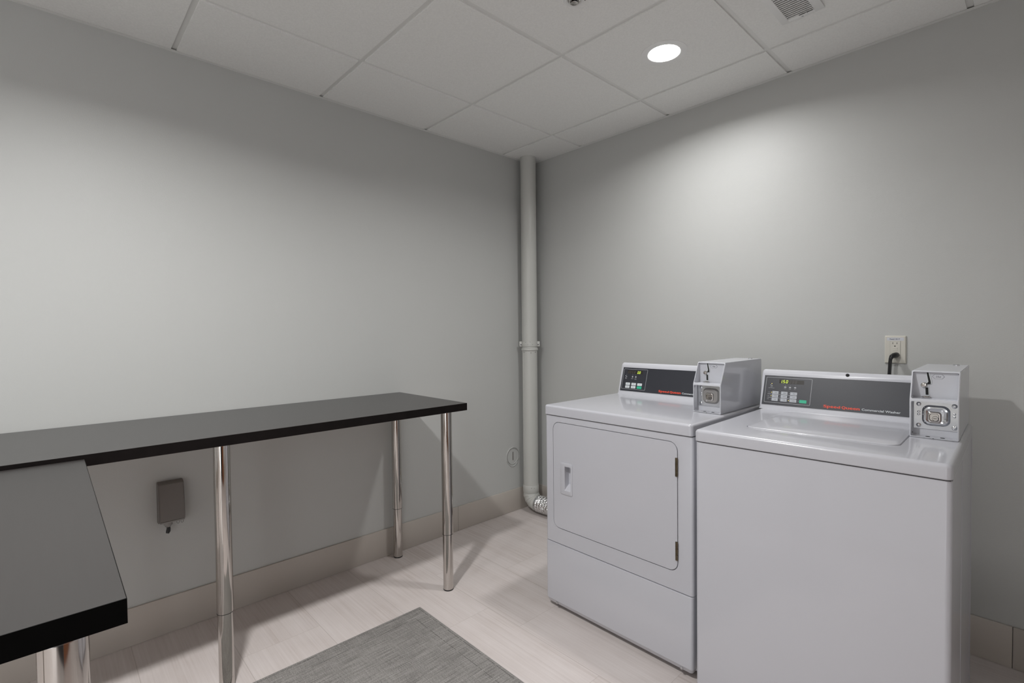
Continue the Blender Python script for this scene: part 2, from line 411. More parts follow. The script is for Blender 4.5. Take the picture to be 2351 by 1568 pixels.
# ------------------------------------------------------------------ recessed downlights
DL_LABEL = ['lit round recessed downlight in the ceiling tile above the dryer',
            'lit round recessed downlight in the ceiling above the rug',
            'added unseen fill downlight in the ceiling behind the camera']
for i, (lx, ly) in enumerate(LIGHTS):
    t = thing('downlight', DL_LABEL[i], 'ceiling light', (lx, ly, H), 0)
    b = NB()   # flat white ring with a shallow lip
    lathe(b, [(.0655, .0165), (.0650, .004), (.0652, -.0010), (.067, -.0022), (.090, -.0022), (.0945, -.0010), (.0945, 0.0008), (.080, .0008), (.080, .0165)], 56, cap0=False, cap1=False)
    obj('trim_ring', b, M_ceilw, t)
    b = NB(); lathe(b, [(.0640, .0020), (.0640, -.0015), (.052, -.0050), (.030, -.0068), (.008, -.0074)], 40); obj('diffuser', b, M_glow, t)
    ld = bpy.data.lights.new('downlight_lamp', 'AREA'); ld.shape = 'DISK'; ld.size = .118; ld.energy = LAMP_W[i]
    ld.color = (1, .998, .995); ld.spread = math.radians(158)
    lo = bpy.data.objects.new('lamp', ld); COL.objects.link(lo); lo.parent = t; lo.location = (0, 0, -.0082)

# ------------------------------------------------------------------ ceiling vent grille
t = thing('ceiling_vent', 'small white louvred vent grille in the ceiling above the washer', 'vent', (1.775, -.432, H), 0)
VW, VL = .143, .235
b = NB()
xs0, xs1 = .026, VW-.030
slots = [(-.0225-.0128*k) for k in range(15)]
# frame rails between slots
edge = [0] + slots
box(b, 0, xs0, -VL, 0, -.007, 0, .0012); box(b, xs1, VW, -VL, 0, -.007, 0, .0012)
box(b, xs0-.001, xs1+.001, -.0195, 0, -.007, 0, .0012); box(b, xs0-.001, xs1+.001, -VL, slots[-1]-.005, -.007, 0, .0012)
obj('grille_frame', b, M_trimw, t)
b = NB(); box(b, xs0, xs1, slots[-1]-.004, -.019, -.0008, -.0002); obj('backing', b, M_trimw, t)
for s_ in slots:
    b = NB(); Mx = at(0, s_, -.0035, Matrix.Rotation(math.radians(20), 4, 'X'))
    box(b, xs0, xs1, -.0058, .0058, -.0009, .0009, .0003, M=Mx); obj('louvre', b, M_trimw, t)
b = NB(); box(b, .064, .110, -.0240, -.0212, -.0078, -.0068, .0003); obj('lever_slot', b, M_dark, t)
b = NB(); box(b, .083, .091, -.0232, -.0150, -.0110, -.0068, .0008); obj('lever', b, M_trimw, t)
b = NB(); lathe(b, [(.0035, -.007), (.0035, -.0082), (.002, -.0088)], 16, at(.072, -.008, 0)); obj('screw', b, M_line, t)

# ------------------------------------------------------------------ sprinkler head at the top edge of the frame
t = thing('fire_sprinkler', 'chrome fire sprinkler head in a ceiling tile at the top edge', 'sprinkler', (1.3255, -1.1335, H), 0)
b = NB(); lathe(b, [(.036, .0030), (.038, -.0005), (.036, -.0030), (.029, -.0042), (.024, -.0015), (.022, .004)], 40, cap0=False, cap1=False); obj('escutcheon', b, M_trimw, t)
b = NB(); lathe(b, [(.0220, .004), (.0215, -.006), (.0185, -.0085), (.0150, -.0075), (.0145, .002), (.010, .002), (.0095, -.0100), (.0060, -.0115)], 32, cap0=False); obj('frame_arms', b, M_chrome, t)
b = NB(); lathe(b, [(.0125, -.0118), (.0130, -.0128), (.0120, -.0134)], 24); obj('deflector', b, M_chrome, t)
b = NB(); box(b, .026, .0315, .024, .0275, -.0040, .002, .0005); obj('clip', b, M_dark, t)

# ------------------------------------------------------------------ vent pipe in the corner
PX, PY, PR = .080, -.119, .0525
t = thing('vent_pipe', 'grey painted round metal duct running up the room corner', 'pipe', (PX, PY, 0))
b = NB(); lathe(b, [(PR, 1.118), (PR, H+.0015)], 48); obj('upper_pipe', b, M_pipe, t)
b = NB(); n = 48
lathe(b, [(PR-.001, .178), (PR-.001, 1.096), (PR+.0025, 1.1), (PR+.0045, 1.106), (PR+.0025, 1.113), (PR-.001, 1.117)], n)
# folded seam down the pipe's left front
aa = math.radians(-105)
box(b, -.0035, .0035, -.002, .003, .19, 1.09, .0012, M=at((PR-.001)*math.cos(aa), (PR-.001)*math.sin(aa), 0, Matrix.Rotation(aa+PI/2, 4, 'Z')))
obj('lower_pipe', b, M_pipe, t)
b = NB()  # strap clamp with ears towards both walls
lathe(b, [(PR+.0005, 1.128), (PR+.003, 1.1285), (PR+.003, 1.1605), (PR+.0005, 1.161)], n, cap0=False, cap1=False)
ang = math.radians(-46.5); ux, uy = math.cos(ang+PI/2), math.sin(ang+PI/2)
for s_ in (-1, 1):
    Mx = at(s_*ux*(PR+.006)+.012*math.cos(ang), s_*uy*(PR+.006)+.012*math.sin(ang), 1.1445, Matrix.Rotation(ang+PI/2, 4, 'Z'))
    box(b, -.0105, .0105, -.002, .002, -.017, .017, .0015, M=Mx)
obj('pipe_strap', b, M_pipe, t)
for s_ in (-1, 1):
    Mx = at(s_*ux*(PR+.006)+.016*math.cos(ang), s_*uy*(PR+.006)+.016*math.sin(ang), 1.140, Matrix.Rotation(ang+PI/2, 4, 'Z') @ TOY)
    b = NB(); lathe(b, [(.0036, -.001), (.0036, .002), (.002, .003)], 14, Mx); obj('rivet', b, M_ink, t)
for s_, z in ((-.6, 1.155), (.1, 1.157), (-.25, 1.141), (.5, 1.142), (.22, 1.085), (-.95, 1.09), (.98, 1.09), (.55, .168), (.1, .17)):
    a = ang + s_*.8; Mx = at(PR*math.cos(a)*1.03, PR*math.sin(a)*1.03, z, Matrix.Rotation(a+PI/2, 4, 'Z') @ TOY)
    b = NB(); lathe(b, [(.0022, -.002), (.0022, .001), (.0012, .002)], 12, Mx); obj('rivet', b, M_boxg, t)
# adjustable elbow of four gores turning towards the dryer
b = NB(); RE = .070
lathe(b, [(PR-.0005, .128), (PR+.002, .132), (PR+.002, .176), (PR-.0005, .182)], n)
obj('elbow_collar', b, M_pipe, t)
b = NB(); cen = Vector((RE, 0, .128)); rings = []
EH = .0705
angs = [0, .30, .34, .68, .72, 1.06, 1.10, 1.42, 1.50]
for k, th in enumerate(angs):
    c0 = Vector((RE-RE*math.cos(th), 0, .128-RE*math.sin(th)*.88)); ax = Vector((math.cos(th), 0, math.sin(th)))
    rr = PR + (.0022 if k in (1, 3, 5, 7) else 0)
    rings.append([tuple(c0 + rr*(math.cos(2*PI*i/n)*ax + math.sin(2*PI*i/n)*Vector((0, 1, 0)))) for i in range(n)])
loops(b, rings); obj('elbow', b, M_pipe, t)
hz = .128-RE*.88
b = NB(); lathe(b, [(PR+.001, 0), (PR+.004, .001), (PR+.004, .012), (PR+.001, .013)], n, at(RE+.004, 0, hz, Matrix.Rotation(PI/2, 4, 'Y'))); obj('hose_clamp', b, M_brsteel, t)
# crumpled foil hose, runs behind the dryer to its exhaust
b = NB(); rings = []; N = 190; nn = 40
for k in range(N+1):
    s_ = k/N
    x = PX+RE+.012 + 1.0*s_; z = hz + .0
    y = PY + .002*math.sin(9*s_)
    if s_ > .93: pass
    rr = PR + .0015 + .0030*math.sin(k*1.55) + random.uniform(-.0006, .0006)
    ring = []
    for i in range(nn):
        a = 2*PI*i/nn; r2 = rr + random.uniform(-.0012, .0012)
        zz = z + r2*math.sin(a)
        ring.append((x + random.uniform(-.0006, .0006), y + r2*math.cos(a), max(zz, .006)))
    rings.append(ring)
loops(b, rings)
for v in b.verts: v.co -= Vector((PX, PY, 0))
obj('foil_hose', b, M_foil, t, angle=60)

# cleanout cover painted into the left wall
t = thing('cleanout_cover', 'round painted cleanout cover with a slot, on left wall beside the corner pipe', 'wall cap', (0, -.212, .377))
RYX = Matrix.Rotation(PI/2, 4, 'Y')
b = NB(); lathe(b, [(.058, -.001), (.057, .0025), (.050, .0035), (.0485, .0015)], 48, RYX, cap1=True); obj('cover_plate', b, M_wall, t)
b = NB(); rings = []
for k in range(64):
    a = 2*PI*k/64; rr = .060 + random.uniform(-.0015, .002); sag = .010*max(0, -math.sin(a))**6
    c0 = Vector((.0012, rr*math.cos(a), (rr+sag)*math.sin(a)))
    rr2 = .0032 + random.uniform(-.0007, .0008)
    rad = Vector((0, math.cos(a), math.sin(a)))
    rings.append([tuple(c0 + rr2*(math.cos(q)*rad + math.sin(q)*Vector((1, 0, 0)))) for q in [2*PI*j/8 for j in range(8)]])
rings.append(rings[0]); loops(b, rings, False, False); obj('caulk_bead', b, M_wall, t)
b = NB(); tube(b, [(.0040, .0545*math.cos(a), .0545*math.sin(a)) for a in [-.9+2*PI*.80*i/40 for i in range(41)]], .0010, 6); obj('gap_ring', b, M_boxg, t)
b = NB(); box(b, .0012, .0046, -.0045, .0010, -.026, .030, .0003); obj('slot', b, M_boxg, t)

# ------------------------------------------------------------------ weatherproof outlet box under the table
t = thing('outlet_box', 'brown-grey weatherproof outlet box on the left wall under the long table', 'outlet box', (0, -2.163, .466))
W2 = .045
prof = [(.000, 0), (.000, .165), (.028, .165), (.040, .158), (.052, .10), (.058, .03), (.054, .012), (.030, .006), (.022, 0)]
b = NB()
box(b, 0, .020, -W2, W2, 0, .166, .003); obj('back_box', b, M_boxg, t)
b = NB(); loops(b, [[(x, -W2+.001+o, z) for x, z in [(max(px, .021), z) for px, z in prof]] for o in (0,)] + [[(x, W2-.001, z) for x, z in [(max(px, .021), z) for px, z in prof]]])
bmesh.ops.remove_doubles(b, verts=b.verts[:], dist=.0002)
bmesh.ops.bevel(b, geom=[e for e in b.edges if abs(e.verts[0].co.y-e.verts[1].co.y) < 1e-5 and e.verts[0].co.x > .03], offset=.003, segments=2, affect='EDGES')
obj('cover', b, M_boxg, t)
b = NB(); box(b, .020, .056, -W2+.004, W2-.003, .0055, .0115, .001); obj('cord_gate', b, M_boxc, t)
b = NB()
for yy in (.020, .034):
    tube(b, [(.046, yy-.0045, .006), (.046, yy-.004, -.004), (.046, yy, -.008), (.046, yy+.004, -.004), (.046, yy+.0045, .006)], .0013, 8)
obj('cord_loops', b, M_boxc, t)
b = NB(); lathe(b, [(.015, .008), (.015, -.008), (.010, -.013), (.010, -.016)], 24, at(.030, -.012, 0)); obj('cord_fitting', b, M_boxc, t)
b = NB(); tube(b, [(.030, -.012, -.012), (.032, -.011, -.024), (.036, -.013, -.033), (.037, -.016, -.041)], [.006, .007, .008, .006], 12); obj('cord_end', b, M_black, t)

# ------------------------------------------------------------------ tables
def make_leg(parent, x, y, ztop, zj=.270):
    b = NB(); lathe(b, [(.026, zj), (.026, ztop)], 40, at(x, y, 0)); up_ = obj('leg', b, M_chrome, parent)
    b = NB(); lathe(b, [(.0238, .006), (.0238, zj+.004)], 40, at(x, y, 0)); obj('leg_extension', b, M_chrome, up_)
    b = NB(); lathe(b, [(.0232, zj-.0015), (.0262, zj-.0015), (.0262, zj+.0004)], 40, at(x, y, 0)); obj('lock_ring', b, M_black, up_)
    b = NB(); lathe(b, [(.0225, 0), (.0242, .0015), (.0242, .006)], 40, at(x, y, 0)); obj('foot_cap', b, M_black, up_)
    b = NB(); lathe(b, [(.038, ztop-.003), (.038, ztop)], 32, at(x, y, 0)); obj('mounting_plate', b, M_brsteel, up_)
def make_table(name, label, x0, x1, y0, y1, ztop, legs, m, me, rz=0, piv=None):
    t = thing(name, label, 'table', (piv or (x0, y0))+(0,), rz)
    px, py = piv or (x0, y0)
    b = NB(); box(b, x0-px+.0008, x1-px-.0008, y0-py+.0008, y1-py-.0008, ztop-.034, ztop, .0004, 1); top = obj('tabletop', b, m, t)
    b = NB(); P = [(x0-px, y0-py), (x1-px, y0-py), (x1-px, y1-py), (x0-px, y1-py)]; g = .0010
    Q = [(x0-px+g, y0-py+g), (x1-px-g, y0-py+g), (x1-px-g, y1-py-g), (x0-px+g, y1-py-g)]
    zt, zb = ztop-.0006, ztop-.0336
    loops(b, [[(x, y, zb) for x, y in Q], [(x, y, zb) for x, y in P], [(x, y, zt) for x, y in P], [(x, y, zt) for x, y in Q]], False, False)
    obj('edge_band', b, me, t)
    b = NB(); box(b, x0-px+.003, x1-px-.003, y0-py+.003, y1-py-.003, ztop-.0346, ztop-.0338); obj('underside', b, M_under, t)  # unseen pale sheet added as a bounce surface
    for lx, ly in legs: make_leg(t, lx-px, ly-py, ztop-.034)
    return t
make_table('folding_table', 'long black-brown table with chrome legs against the left wall', .022, .630, -3.092, -1.092, .900,
           [(.531, -1.141), (.055, -1.136), (.531, -2.088), (.531, -3.03), (.055, -3.04)], M_lam, M_edge)
make_table('side_table', 'black table in the lower left foreground butted against the long table', .636, 1.642, -3.06, -2.450, .8885,
           [(1.600, -2.513), (.70, -2.513), (1.592, -3.0), (.70, -3.0)], M_lam2, M_edge2)

# ------------------------------------------------------------------ rug
RUX0, RUX1, RUY0, RUY1 = .577, 1.49, -2.44, -1.330
b = NB(); slab(b, RUX0, RUX1, RUY0, RUY1, .0003, .0075, .006, .003, n=3)
tag(obj('rug', b, rug_material(RUX0, RUX1, RUY0, RUY1)), 'flat grey woven rug with bound edges on the floor', 'rug')

# ------------------------------------------------------------------ coin box (shared by both machines)
def coin_box(parent, ox, oy, oz, wd, chrome):
    pr = [(0, 0), (0, .112), (.043, .197), (.405, .197), (.405, 0)]
    b = NB(); loops(b, [[(ox, oy+y, oz+z) for y, z in pr], [(ox+wd, oy+y, oz+z) for y, z in pr]])
    bmesh.ops.bevel(b, geom=b.edges[:], offset=.0016, segments=2, affect='EDGES')
    o = obj('coin_box', b, M_coin, parent)
    c = NB(); plate(c, ox+.0032, ox+wd-.0032, oz+.1155, oz+.1935, .004, oy-.05, oy+.052, .0005); cut(o, c)
    c = NB(); plate(c, ox+.0032, ox+wd-.0032, oz+.0035, oz+.1075, .004, oy-.05, oy+.036, .0005); cut(o, c)
    X = lambda x: ox+x*wd/.107
    # --- upper compartment: coin slot, knob, return ring, price tag
    yp = oy+.052
    b = NB()
    P = [(.0330, .0835), (.0368, .0835), (.0415, .0600), (.0425, .0530), (.0420, .0490), (.0330, .0465), (.0335, .0500), (.0372, .0560)]
    loops(b, [[(X(x), yp-.0030, oz+.112+z-.004) for x, z in P], [(X(x), yp+.001, oz+.112+z-.004) for x, z in P]])
    P = [(.0305, .034), (.0368, .034), (.0375, .012), (.0312, .012)]
    loops(b, [[(X(x), yp-.0030, oz+.112+z) for x, z in P], [(X(x), yp+.001, oz+.112+z) for x, z in P]])
    obj('coin_slot', b, M_dark, o)
    b = NB()   # white raised surround of the slot
    P = [(.0318, .0835), (.0388, .0835), (.0445, .0585), (.0445, .0478), (.0388, .0460), (.0385, .0340), (.0392, .0105), (.0295, .0105), (.0290, .0350), (.0345, .0460)]
    loops(b, [[(X(x), yp-.0022, oz+.112+z-.002) for x, z in P], [(X(x), yp+.001, oz+.112+z-.002) for x, z in P]])
    obj('slot_surround', b, M_txt, o)
    b = NB(); disc_y(b, X(.0275), yp+.001, oz+.112+.042, .0092, .0045, 24, .0015); obj('knob_surround', b, M_txt, o)
    b = NB(); lathe(b, [(.0078, 0), (.0078, .006), (.0064, .0085), (.0030, .0095)], 28, at(X(.0275), yp-.001, oz+.112+.042, TOY)); obj('return_knob', b, M_chrome, o)
    b = NB(); rr = [(X(.0335)+.0105*math.cos(a), yp-.012+.0105*math.sin(a), oz+.1185) for a in [2*PI*i/28 for i in range(29)]]
    tube(b, rr, .0014, 8, False); obj('return_ring', b, M_chrome, o)
    b = NB(); hx, hz_, hw, hh = X(.059), oz+.112+.068, .0145, .0070
    def hexp(k): return [(hx-hw*k, hz_), (hx-(hw-.006)*k, hz_+hh*k), (hx+(hw-.006)*k, hz_+hh*k), (hx+hw*k, hz_), (hx+(hw-.006)*k, hz_-hh*k), (hx-(hw-.006)*k, hz_-hh*k)]
    loops(b, [[(x, yp-.0003, z) for x, z in hexp(1)], [(x, yp+.0002, z) for x, z in hexp(1)]]); obj('price_tag_border', b, M_ink, o)
    b = NB(); loops(b, [[(x, yp-.0006, z) for x, z in hexp(.94)], [(x, yp, z) for x, z in hexp(.94)]]); obj('price_tag', b, M_coin, o)
    obj('price_lettering', text_bm('25\u00a2', .0115, .0065, 0., at(hx-.0057, yp-.0008, hz_-.0022, TOY)), M_ink, o)
    # --- lower compartment: metal plate, lock housing, lock
    yq = oy+.036; mm = M_brsteel
    b = NB(); plate(b, X(.0055), ox+wd-.0036, oz+.0225, oz+.1065, .003, yq-.0025, yq, .0006); obj('lock_plate', b, mm, o)
    b = NB(); A = lambda g, r, y: [(x, y, z) for x, z in rrect(X(.0265)+g, X(.0855)-g, oz+.036+g, oz+.0935-g, r, 8)]
    loops(b, [A(-.002, .018, yq-.002), A(0, .017, yq-.005), A(.003, .016, yq-.009), A(.007, .014, yq-.010), A(.010, .013, yq-.008), A(.012, .012, yq-.0075)])
    obj('lock_housing', b, mm if chrome else M_boxc, o)
    b = NB(); A = lambda g, r, y: [(x, y, z) for x, z in rrect(X(.0380)+g, X(.0670)-g, oz+.0450+g, oz+.0755-g, r, 6)]
    loops(b, [A(-.002, .009, yq-.007), A(0, .008, yq-.0105), A(.0015, .0075, yq-.0115), A(.004, .006, yq-.0115), A(.0055, .005, yq-.0085)])
    obj('lock_cup', b, M_chrome, o)
    b = NB(); lathe(b, [(.0072, 0), (.0072, .0050), (.0062, .0062)], 24, at(X(.0550), yq-.0085, oz+.0575, TOY)); obj('lock', b, M_chrome, o)
    b = NB(); box(b, X(.0550)-.0042, X(.0550)+.0042, yq-.0151, yq-.0143, oz+.0568, oz+.0582); obj('keyhole', b, M_dark, o)
    for sx_, sz_, rr in ((.0175, .0965, .0062), (.0955, .0965, .0068), (.0175, .0330, .0062), (.0955, .0330, .0068)):
        b = NB(); lathe(b, [(rr, 0), (rr*.95, .0015), (rr*.6, .0030), (rr*.25, .0034)], 20, at(X(sx_), yq-.0024, oz+sz_, TOY)); s_ = obj('screw', b, M_brsteel, o)
    for sx_, sz_ in ((.0175, .0735), (.0175, .0655), (.0955, .0735), (.0955, .0655)):
        b = NB(); lathe(b, [(.0036, 0), (.0034, .001), (.002, .0018)], 16, at(X(sx_), yq-.0024, oz+sz_, TOY)); obj('rivet', b, M_brsteel, o)
    for sx_ in (.040, .072):
        b = NB(); lathe(b, [(.0055, .0030), (.0055, .0040)], 20, at(X(sx_), oy+.013, oz)); obj('hole', b, M_dark, o)
    for dx, dz, dy in ((.004, .1905, .0425), (.103, .1905, .0425), (.006, .013, .012), (.053, .0018, -.0003)):
        b = NB(); lathe(b, [(.0011, 0), (.0011, .0006)], 10, at(X(dx), oy+dy-.0002, oz+dz, TOY)); obj('hole', b, M_dark, o)
    b = NB(); lathe(b, [(.0085, .1965), (.0085, .1995), (.0070, .2005)], 24, at(X(.078), oy+.362, oz)); k = obj('top_lock', b, M_brsteel, o)
    return o

# ------------------------------------------------------------------ control console
SEG = {'0': 'abcdef', '1': 'bc', '5': 'acdfg', '8': 'abcdefg'}
def seven(bm, ch, x, z, wd, ht, th, M, dot=False):
    sh = .16
    def q(x0, z0, x1, z1):
        P = [(x0, z0), (x1, z0), (x1, z1), (x0, z1)]
        P = [(x+px+sh*pz, z+pz) for px, pz in P]
        loops(bm, [[(px, -.0016, pz) for px, pz in P], [(px, -.0008, pz) for px, pz in P]], M=M)
    S = SEG[ch]; h2 = ht/2
    if 'a' in S: q(th, ht-th, wd-th, ht)
    if 'd' in S: q(th, 0, wd-th, th)
    if 'g' in S: q(th, h2-th/2, wd-th, h2+th/2)
    if 'f' in S: q(0, h2+th*.3, th, ht-th*.5)
    if 'e' in S: q(0, th*.5, th, h2-th*.3)
    if 'b' in S: q(wd-th, h2+th*.3, wd, ht-th*.5)
    if 'c' in S: q(wd-th, th*.5, wd, h2-th*.3)
    if dot: q(wd+th*.4, -.0002, wd+th*1.4, th)
def console(parent, ox, L, oy, oz, washer, pan0, f0, f1):
    """ox: left end, oy: front foot of the sloping face"""
    top = .158
    pr = [(.000, 0), (.001, .006), (.0367, .140), (.0385, .147), (.043, .154), (.050, .158), (.060, .1585), (.150, .140), (.160, .132), (.162, 0)]
    b = NB(); rings = []
    for u, ins in ((0, 1), (.003, .35), (.008, 0), (L-.008, 0), (L-.003, .35), (L, 1)):
        ring = []
        for y, z in pr:
            k = z/.158; yy = y + (.006*ins if y < .06 and z > 0 else 0)
            if ins and y > .1: yy = y-.004*ins
            uu = u - (.001*k if u < .02 else 0)
            zz = z - (.006*ins*k*k)
            ring.append((ox+uu, oy+yy, oz+zz))
        rings.append(ring)
    loops(b, rings); o = obj('control_console', b, M_wplast, parent, angle=25)
    # black fascia lies on the sloping face; frame (x, outward, up the slope)
    a = math.atan2(.0357, .134)
    Mf = Matrix.Translation((ox, oy+.001, oz+.006)) @ Matrix.Rotation(-a, 4, 'X')
    sl = lambda z: (z-.006)/math.cos(a)      # height above machine top -> slope distance
    Z0, Z1 = sl(.0175), sl(.1345)
    b = NB()
    loops(b, [[(pan0-.0012, -.0012, Z0), (L-.002, -.0012, Z0), (L-.002, -.0012, Z1), (pan0+.0025, -.0012, Z1)],
              [(pan0-.0012, .001, Z0), (L-.002, .001, Z0), (L-.002, .001, Z1), (pan0+.0025, .001, Z1)]], M=Mf)
    obj('fascia', b, M_panel, o)
    g0, g1 = sl(.0265 if washer else .0270), sl(.1275)
    sk = .0035   # the outline leans with the panel end
    def pt(u, v):   # u,v in the outlined frame, v from the top
        z = g1 + (g0-g1)*v
        return f0 + (f1-f0)*u + sk*(1-v)*.8, z
    # outline
    b = NB(); r_ = .003
    P = rrect(f0, f1, g0, g1, r_, 4); Q = rrect(f0+.0011, f1-.0011, g0+.0011, g1-.0011, r_-.0008, 4)
    lean = lambda x, z: x + sk*.8*(z-g0)/(g1-g0)
    s = NB(); n_ = len(P)
    v1 = [s.verts.new((lean(x, z), -.0016, z)) for x, z in P]; v2 = [s.verts.new((lean(x, z), -.0016, z)) for x, z in Q]
    v3 = [s.verts.new((lean(x, z), -.0010, z)) for x, z in P]; v4 = [s.verts.new((lean(x, z), -.0010, z)) for x, z in Q]
    for i in range(n_):
        j = (i+1) % n_
        s.faces.new((v1[i], v1[j], v2[j], v2[i])); s.faces.new((v1[j], v1[i], v3[i], v3[j])); s.faces.new((v2[i], v2[j], v4[j], v4[i])); s.faces.new((v3[j], v3[i], v4[i], v4[j]))
    merge(b, s, Mf); obj('outline', b, M_line, o)
    def rect(bm, u0, u1, v0, v1, y0=-.0014, y1=-.0010, r=.0006):
        xa, za = pt(u0, v1); xb, zb = pt(u1, v0)
        plate(bm, xa, xb, za, zb, r, y0, y1, .0001, M=Mf, n=3)
    b = NB()
    if washer: rect(b, .295, .83, .075, .225)
    else: rect(b, .17, .80, .065, .235)
    obj('display', b, M_dispw, o)
    bl = NB(); bg = NB()
    if washer:
        dh = (g1-g0)*.112; dw = .0066; x, z = pt(.335, .208)
        for ch, xx, dot in (('1', -.0035, True), ('5', .0072, False), ('0', .0178, False)): seven(bl, ch, x+xx, z, dw, dh, .0013, Mf, dot)
        for k in range(3): seven(bg, '8', x+.0300+.0103*k, z-.0002, dw, dh, .0012, Mf)
    else:
        dh = (g1-g0)*.125; dw = .0060; x, z = pt(.185, .220)
        for k in range(4): seven(bg, '8', x+.0118*k, z, dw, dh, .0012, Mf)
        for k in range(2): seven(bl, '0', x+.0555+.0100*k, z-.0002, dw, dh, .0013, Mf)
    obj('lit_digits', bl, M_seg, o); obj('unlit_digits', bg, M_ghost, o)
    def led(u, v, lit, s_=.0012):
        b = NB(); x, z = pt(u, v); plate(b, x-s_, x+s_, z-s_*.9, z+s_*.9, s_*.4, -.0017, -.0010, .0002, M=Mf, n=2)
        obj('indicator_light', b, M_led if lit else M_ledoff, o)
    def btn(u0, u1, vc, hh, s_, m=M_grey, two=False):
        b = NB(); rect(b, u0, u1, vc-hh/2, vc+hh/2, -.0022, -.0010, .0010)
        k = obj('button', b, m, o)
        return k
    def word(s_, u, v, size, width=None, al='CENTER', y=-.0024):
        x, z = pt(u, v); bb = text_bm(s_, width, size, .00004, at(x-(width/2 if width else 0), y, z-size*.32, TOY), al if not width else 'LEFT', depth=.00005)
        bb.transform(Mf); obj('button_lettering' if y < -.002 else 'symbol', bb, M_ink if y < -.002 else M_line, o)
    def sym(*a):
        b = NB(); rect(b, *a); obj('symbol', b, M_line, o)
    if washer:
        for r_i, (vc, names) in enumerate(((.602, ('LIGHT', 'MEDIUM', 'HEAVY')), (.738, ('NORMAL', 'PERM PRESS', 'DELICATE')), (.874, ('HOT', 'WARM', 'COLD')))):
            for c_i, (u0, u1) in enumerate(((.17, .308), (.366, .506), (.565, .712))):
                btn(u0, u1, vc, .112, '')
                word(names[c_i], (u0+u1)/2+.012, vc, .0030 if len(names[c_i]) < 8 else .0022)
                led(u0-.022, vc, (r_i, c_i) in ((0, 0), (1, 0), (2, 2)))
        btn(.775, .925, .874, .118, '', M_green); led(.752, .874, False)
        led(.135, .255, True, .0013)
        for u in (.445, .550, .655): led(u, .300, False, .0010)
    else:
        for r_i, (vc, names) in enumerate(((.742, ('HIGH', 'MED', 'LOW')), (.888, ('NO HEAT', 'DELICATE', '')))):
            for c_i, (u0, u1) in enumerate(((.165, .345), (.412, .598), (.66, .852))):
                btn(u0, u1, vc, .120, '', M_green if (r_i, c_i) == (1, 2) else M_txt)
                if names[c_i]: word(names[c_i], (u0+u1)/2, vc, .0030 if len(names[c_i]) < 6 else .0022)
                led(u0-.024, vc, False, .0006)
        for u in (.135, .400, .535): led(u, .285, False, .0008)
    if washer:
        for s_, u, v in (('INSERT', .135, .385), ('START PADLOCK', .135, .430), ('WASH', .440, .425), ('RINSE', .545, .428), ('SPIN', .655, .432)): word(s_, u, v, .0030, y=-.0016)
        for s_, u, v in (('SOIL', .095, .602), ('CYCLE', .085, .738), ('TEMP', .085, .874)): word(s_, u, v, .0030, y=-.0016)
        for v in (.668, .806): sym(.065, .70, v-.006, v+.006, -.0015, -.0011, .0002)
        for u in (.440, .545, .655): sym(u-.022, u+.022, .345, .385, -.0015, -.0011, .0008)
        sym(.105, .122, .295, .325, -.0015, -.0011, .0006); sym(.130, .155, .325, .345, -.0015, -.0011, .0004)
    else:
        for s_, u, v in (('INSERT', .135, .445), ('START', .135, .485), ('DRYING', .405, .475), ('COOL', .545, .465), ('DOWN', .545, .505)): word(s_, u, v, .0034, y=-.0016)
        for u in (.405, .545): sym(u-.022, u+.022, .345, .415, -.0015, -.0011, .0012)
        sym(.10, .125, .335, .375, -.0015, -.0011, .001); sym(.135, .165, .365, .395, -.0015, -.0011, .0006)
    # brand line
    sx0 = (.2305 if washer else .2325); zz = sl(.0245)
    red = NB(); xx = 0
    for ch, sz, wd in ((c_, z_, w_*1.09) for c_, z_, w_ in (('S', .0138, .0110), ('p', .0152, .0100), ('e', .0152, .0096), ('e', .0152, .0096), ('d', .0133, .0102), (' ', 0, .0030),
                       ('Q', .0138, .0128), ('u', .0152, .0100), ('e', .0152, .0096), ('e', .0152, .0096), ('n', .0152, .0100))):
        if sz:
            for q, (ddx, ddz) in enumerate(((0, 0), (.0005, .0003), (-.0005, .0003), (.0005, -.0003), (-.0005, -.0003), (.0008, 0), (-.0008, 0))):
                bb = text_bm(ch, wd-.0022, sz, 0., at(sx0+xx+.0011+ddx, -.0016-.00003*q, zz+.0012+ddz, TOY), depth=.0002); bb.transform(Mf); merge(red, bb)
        xx += wd*1.02
    bb = red
    obj('red_lettering', bb, M_red, o)
    if washer: bb = text_bm('Commercial Washer', .1130, .0112, .00010, at(sx0+.1225, -.0016, zz+.0015, TOY)); bb.transform(Mf)
    else: bb = text_bm('Commercial Dryer', .1000, .0112, .00010, at(sx0+.1225, -.0016, zz+.0015, TOY)); bb.transform(Mf)
    obj('white_lettering', bb, M_txt, o)
    if washer:
        b = NB(); lathe(b, [(.0062, -.001), (.0060, .0012), (.0035, .0020)], 24, Mf @ at(.302, 0, sl(.1500), TOY)); obj('hole_plug', b, M_dark, o)
    return o

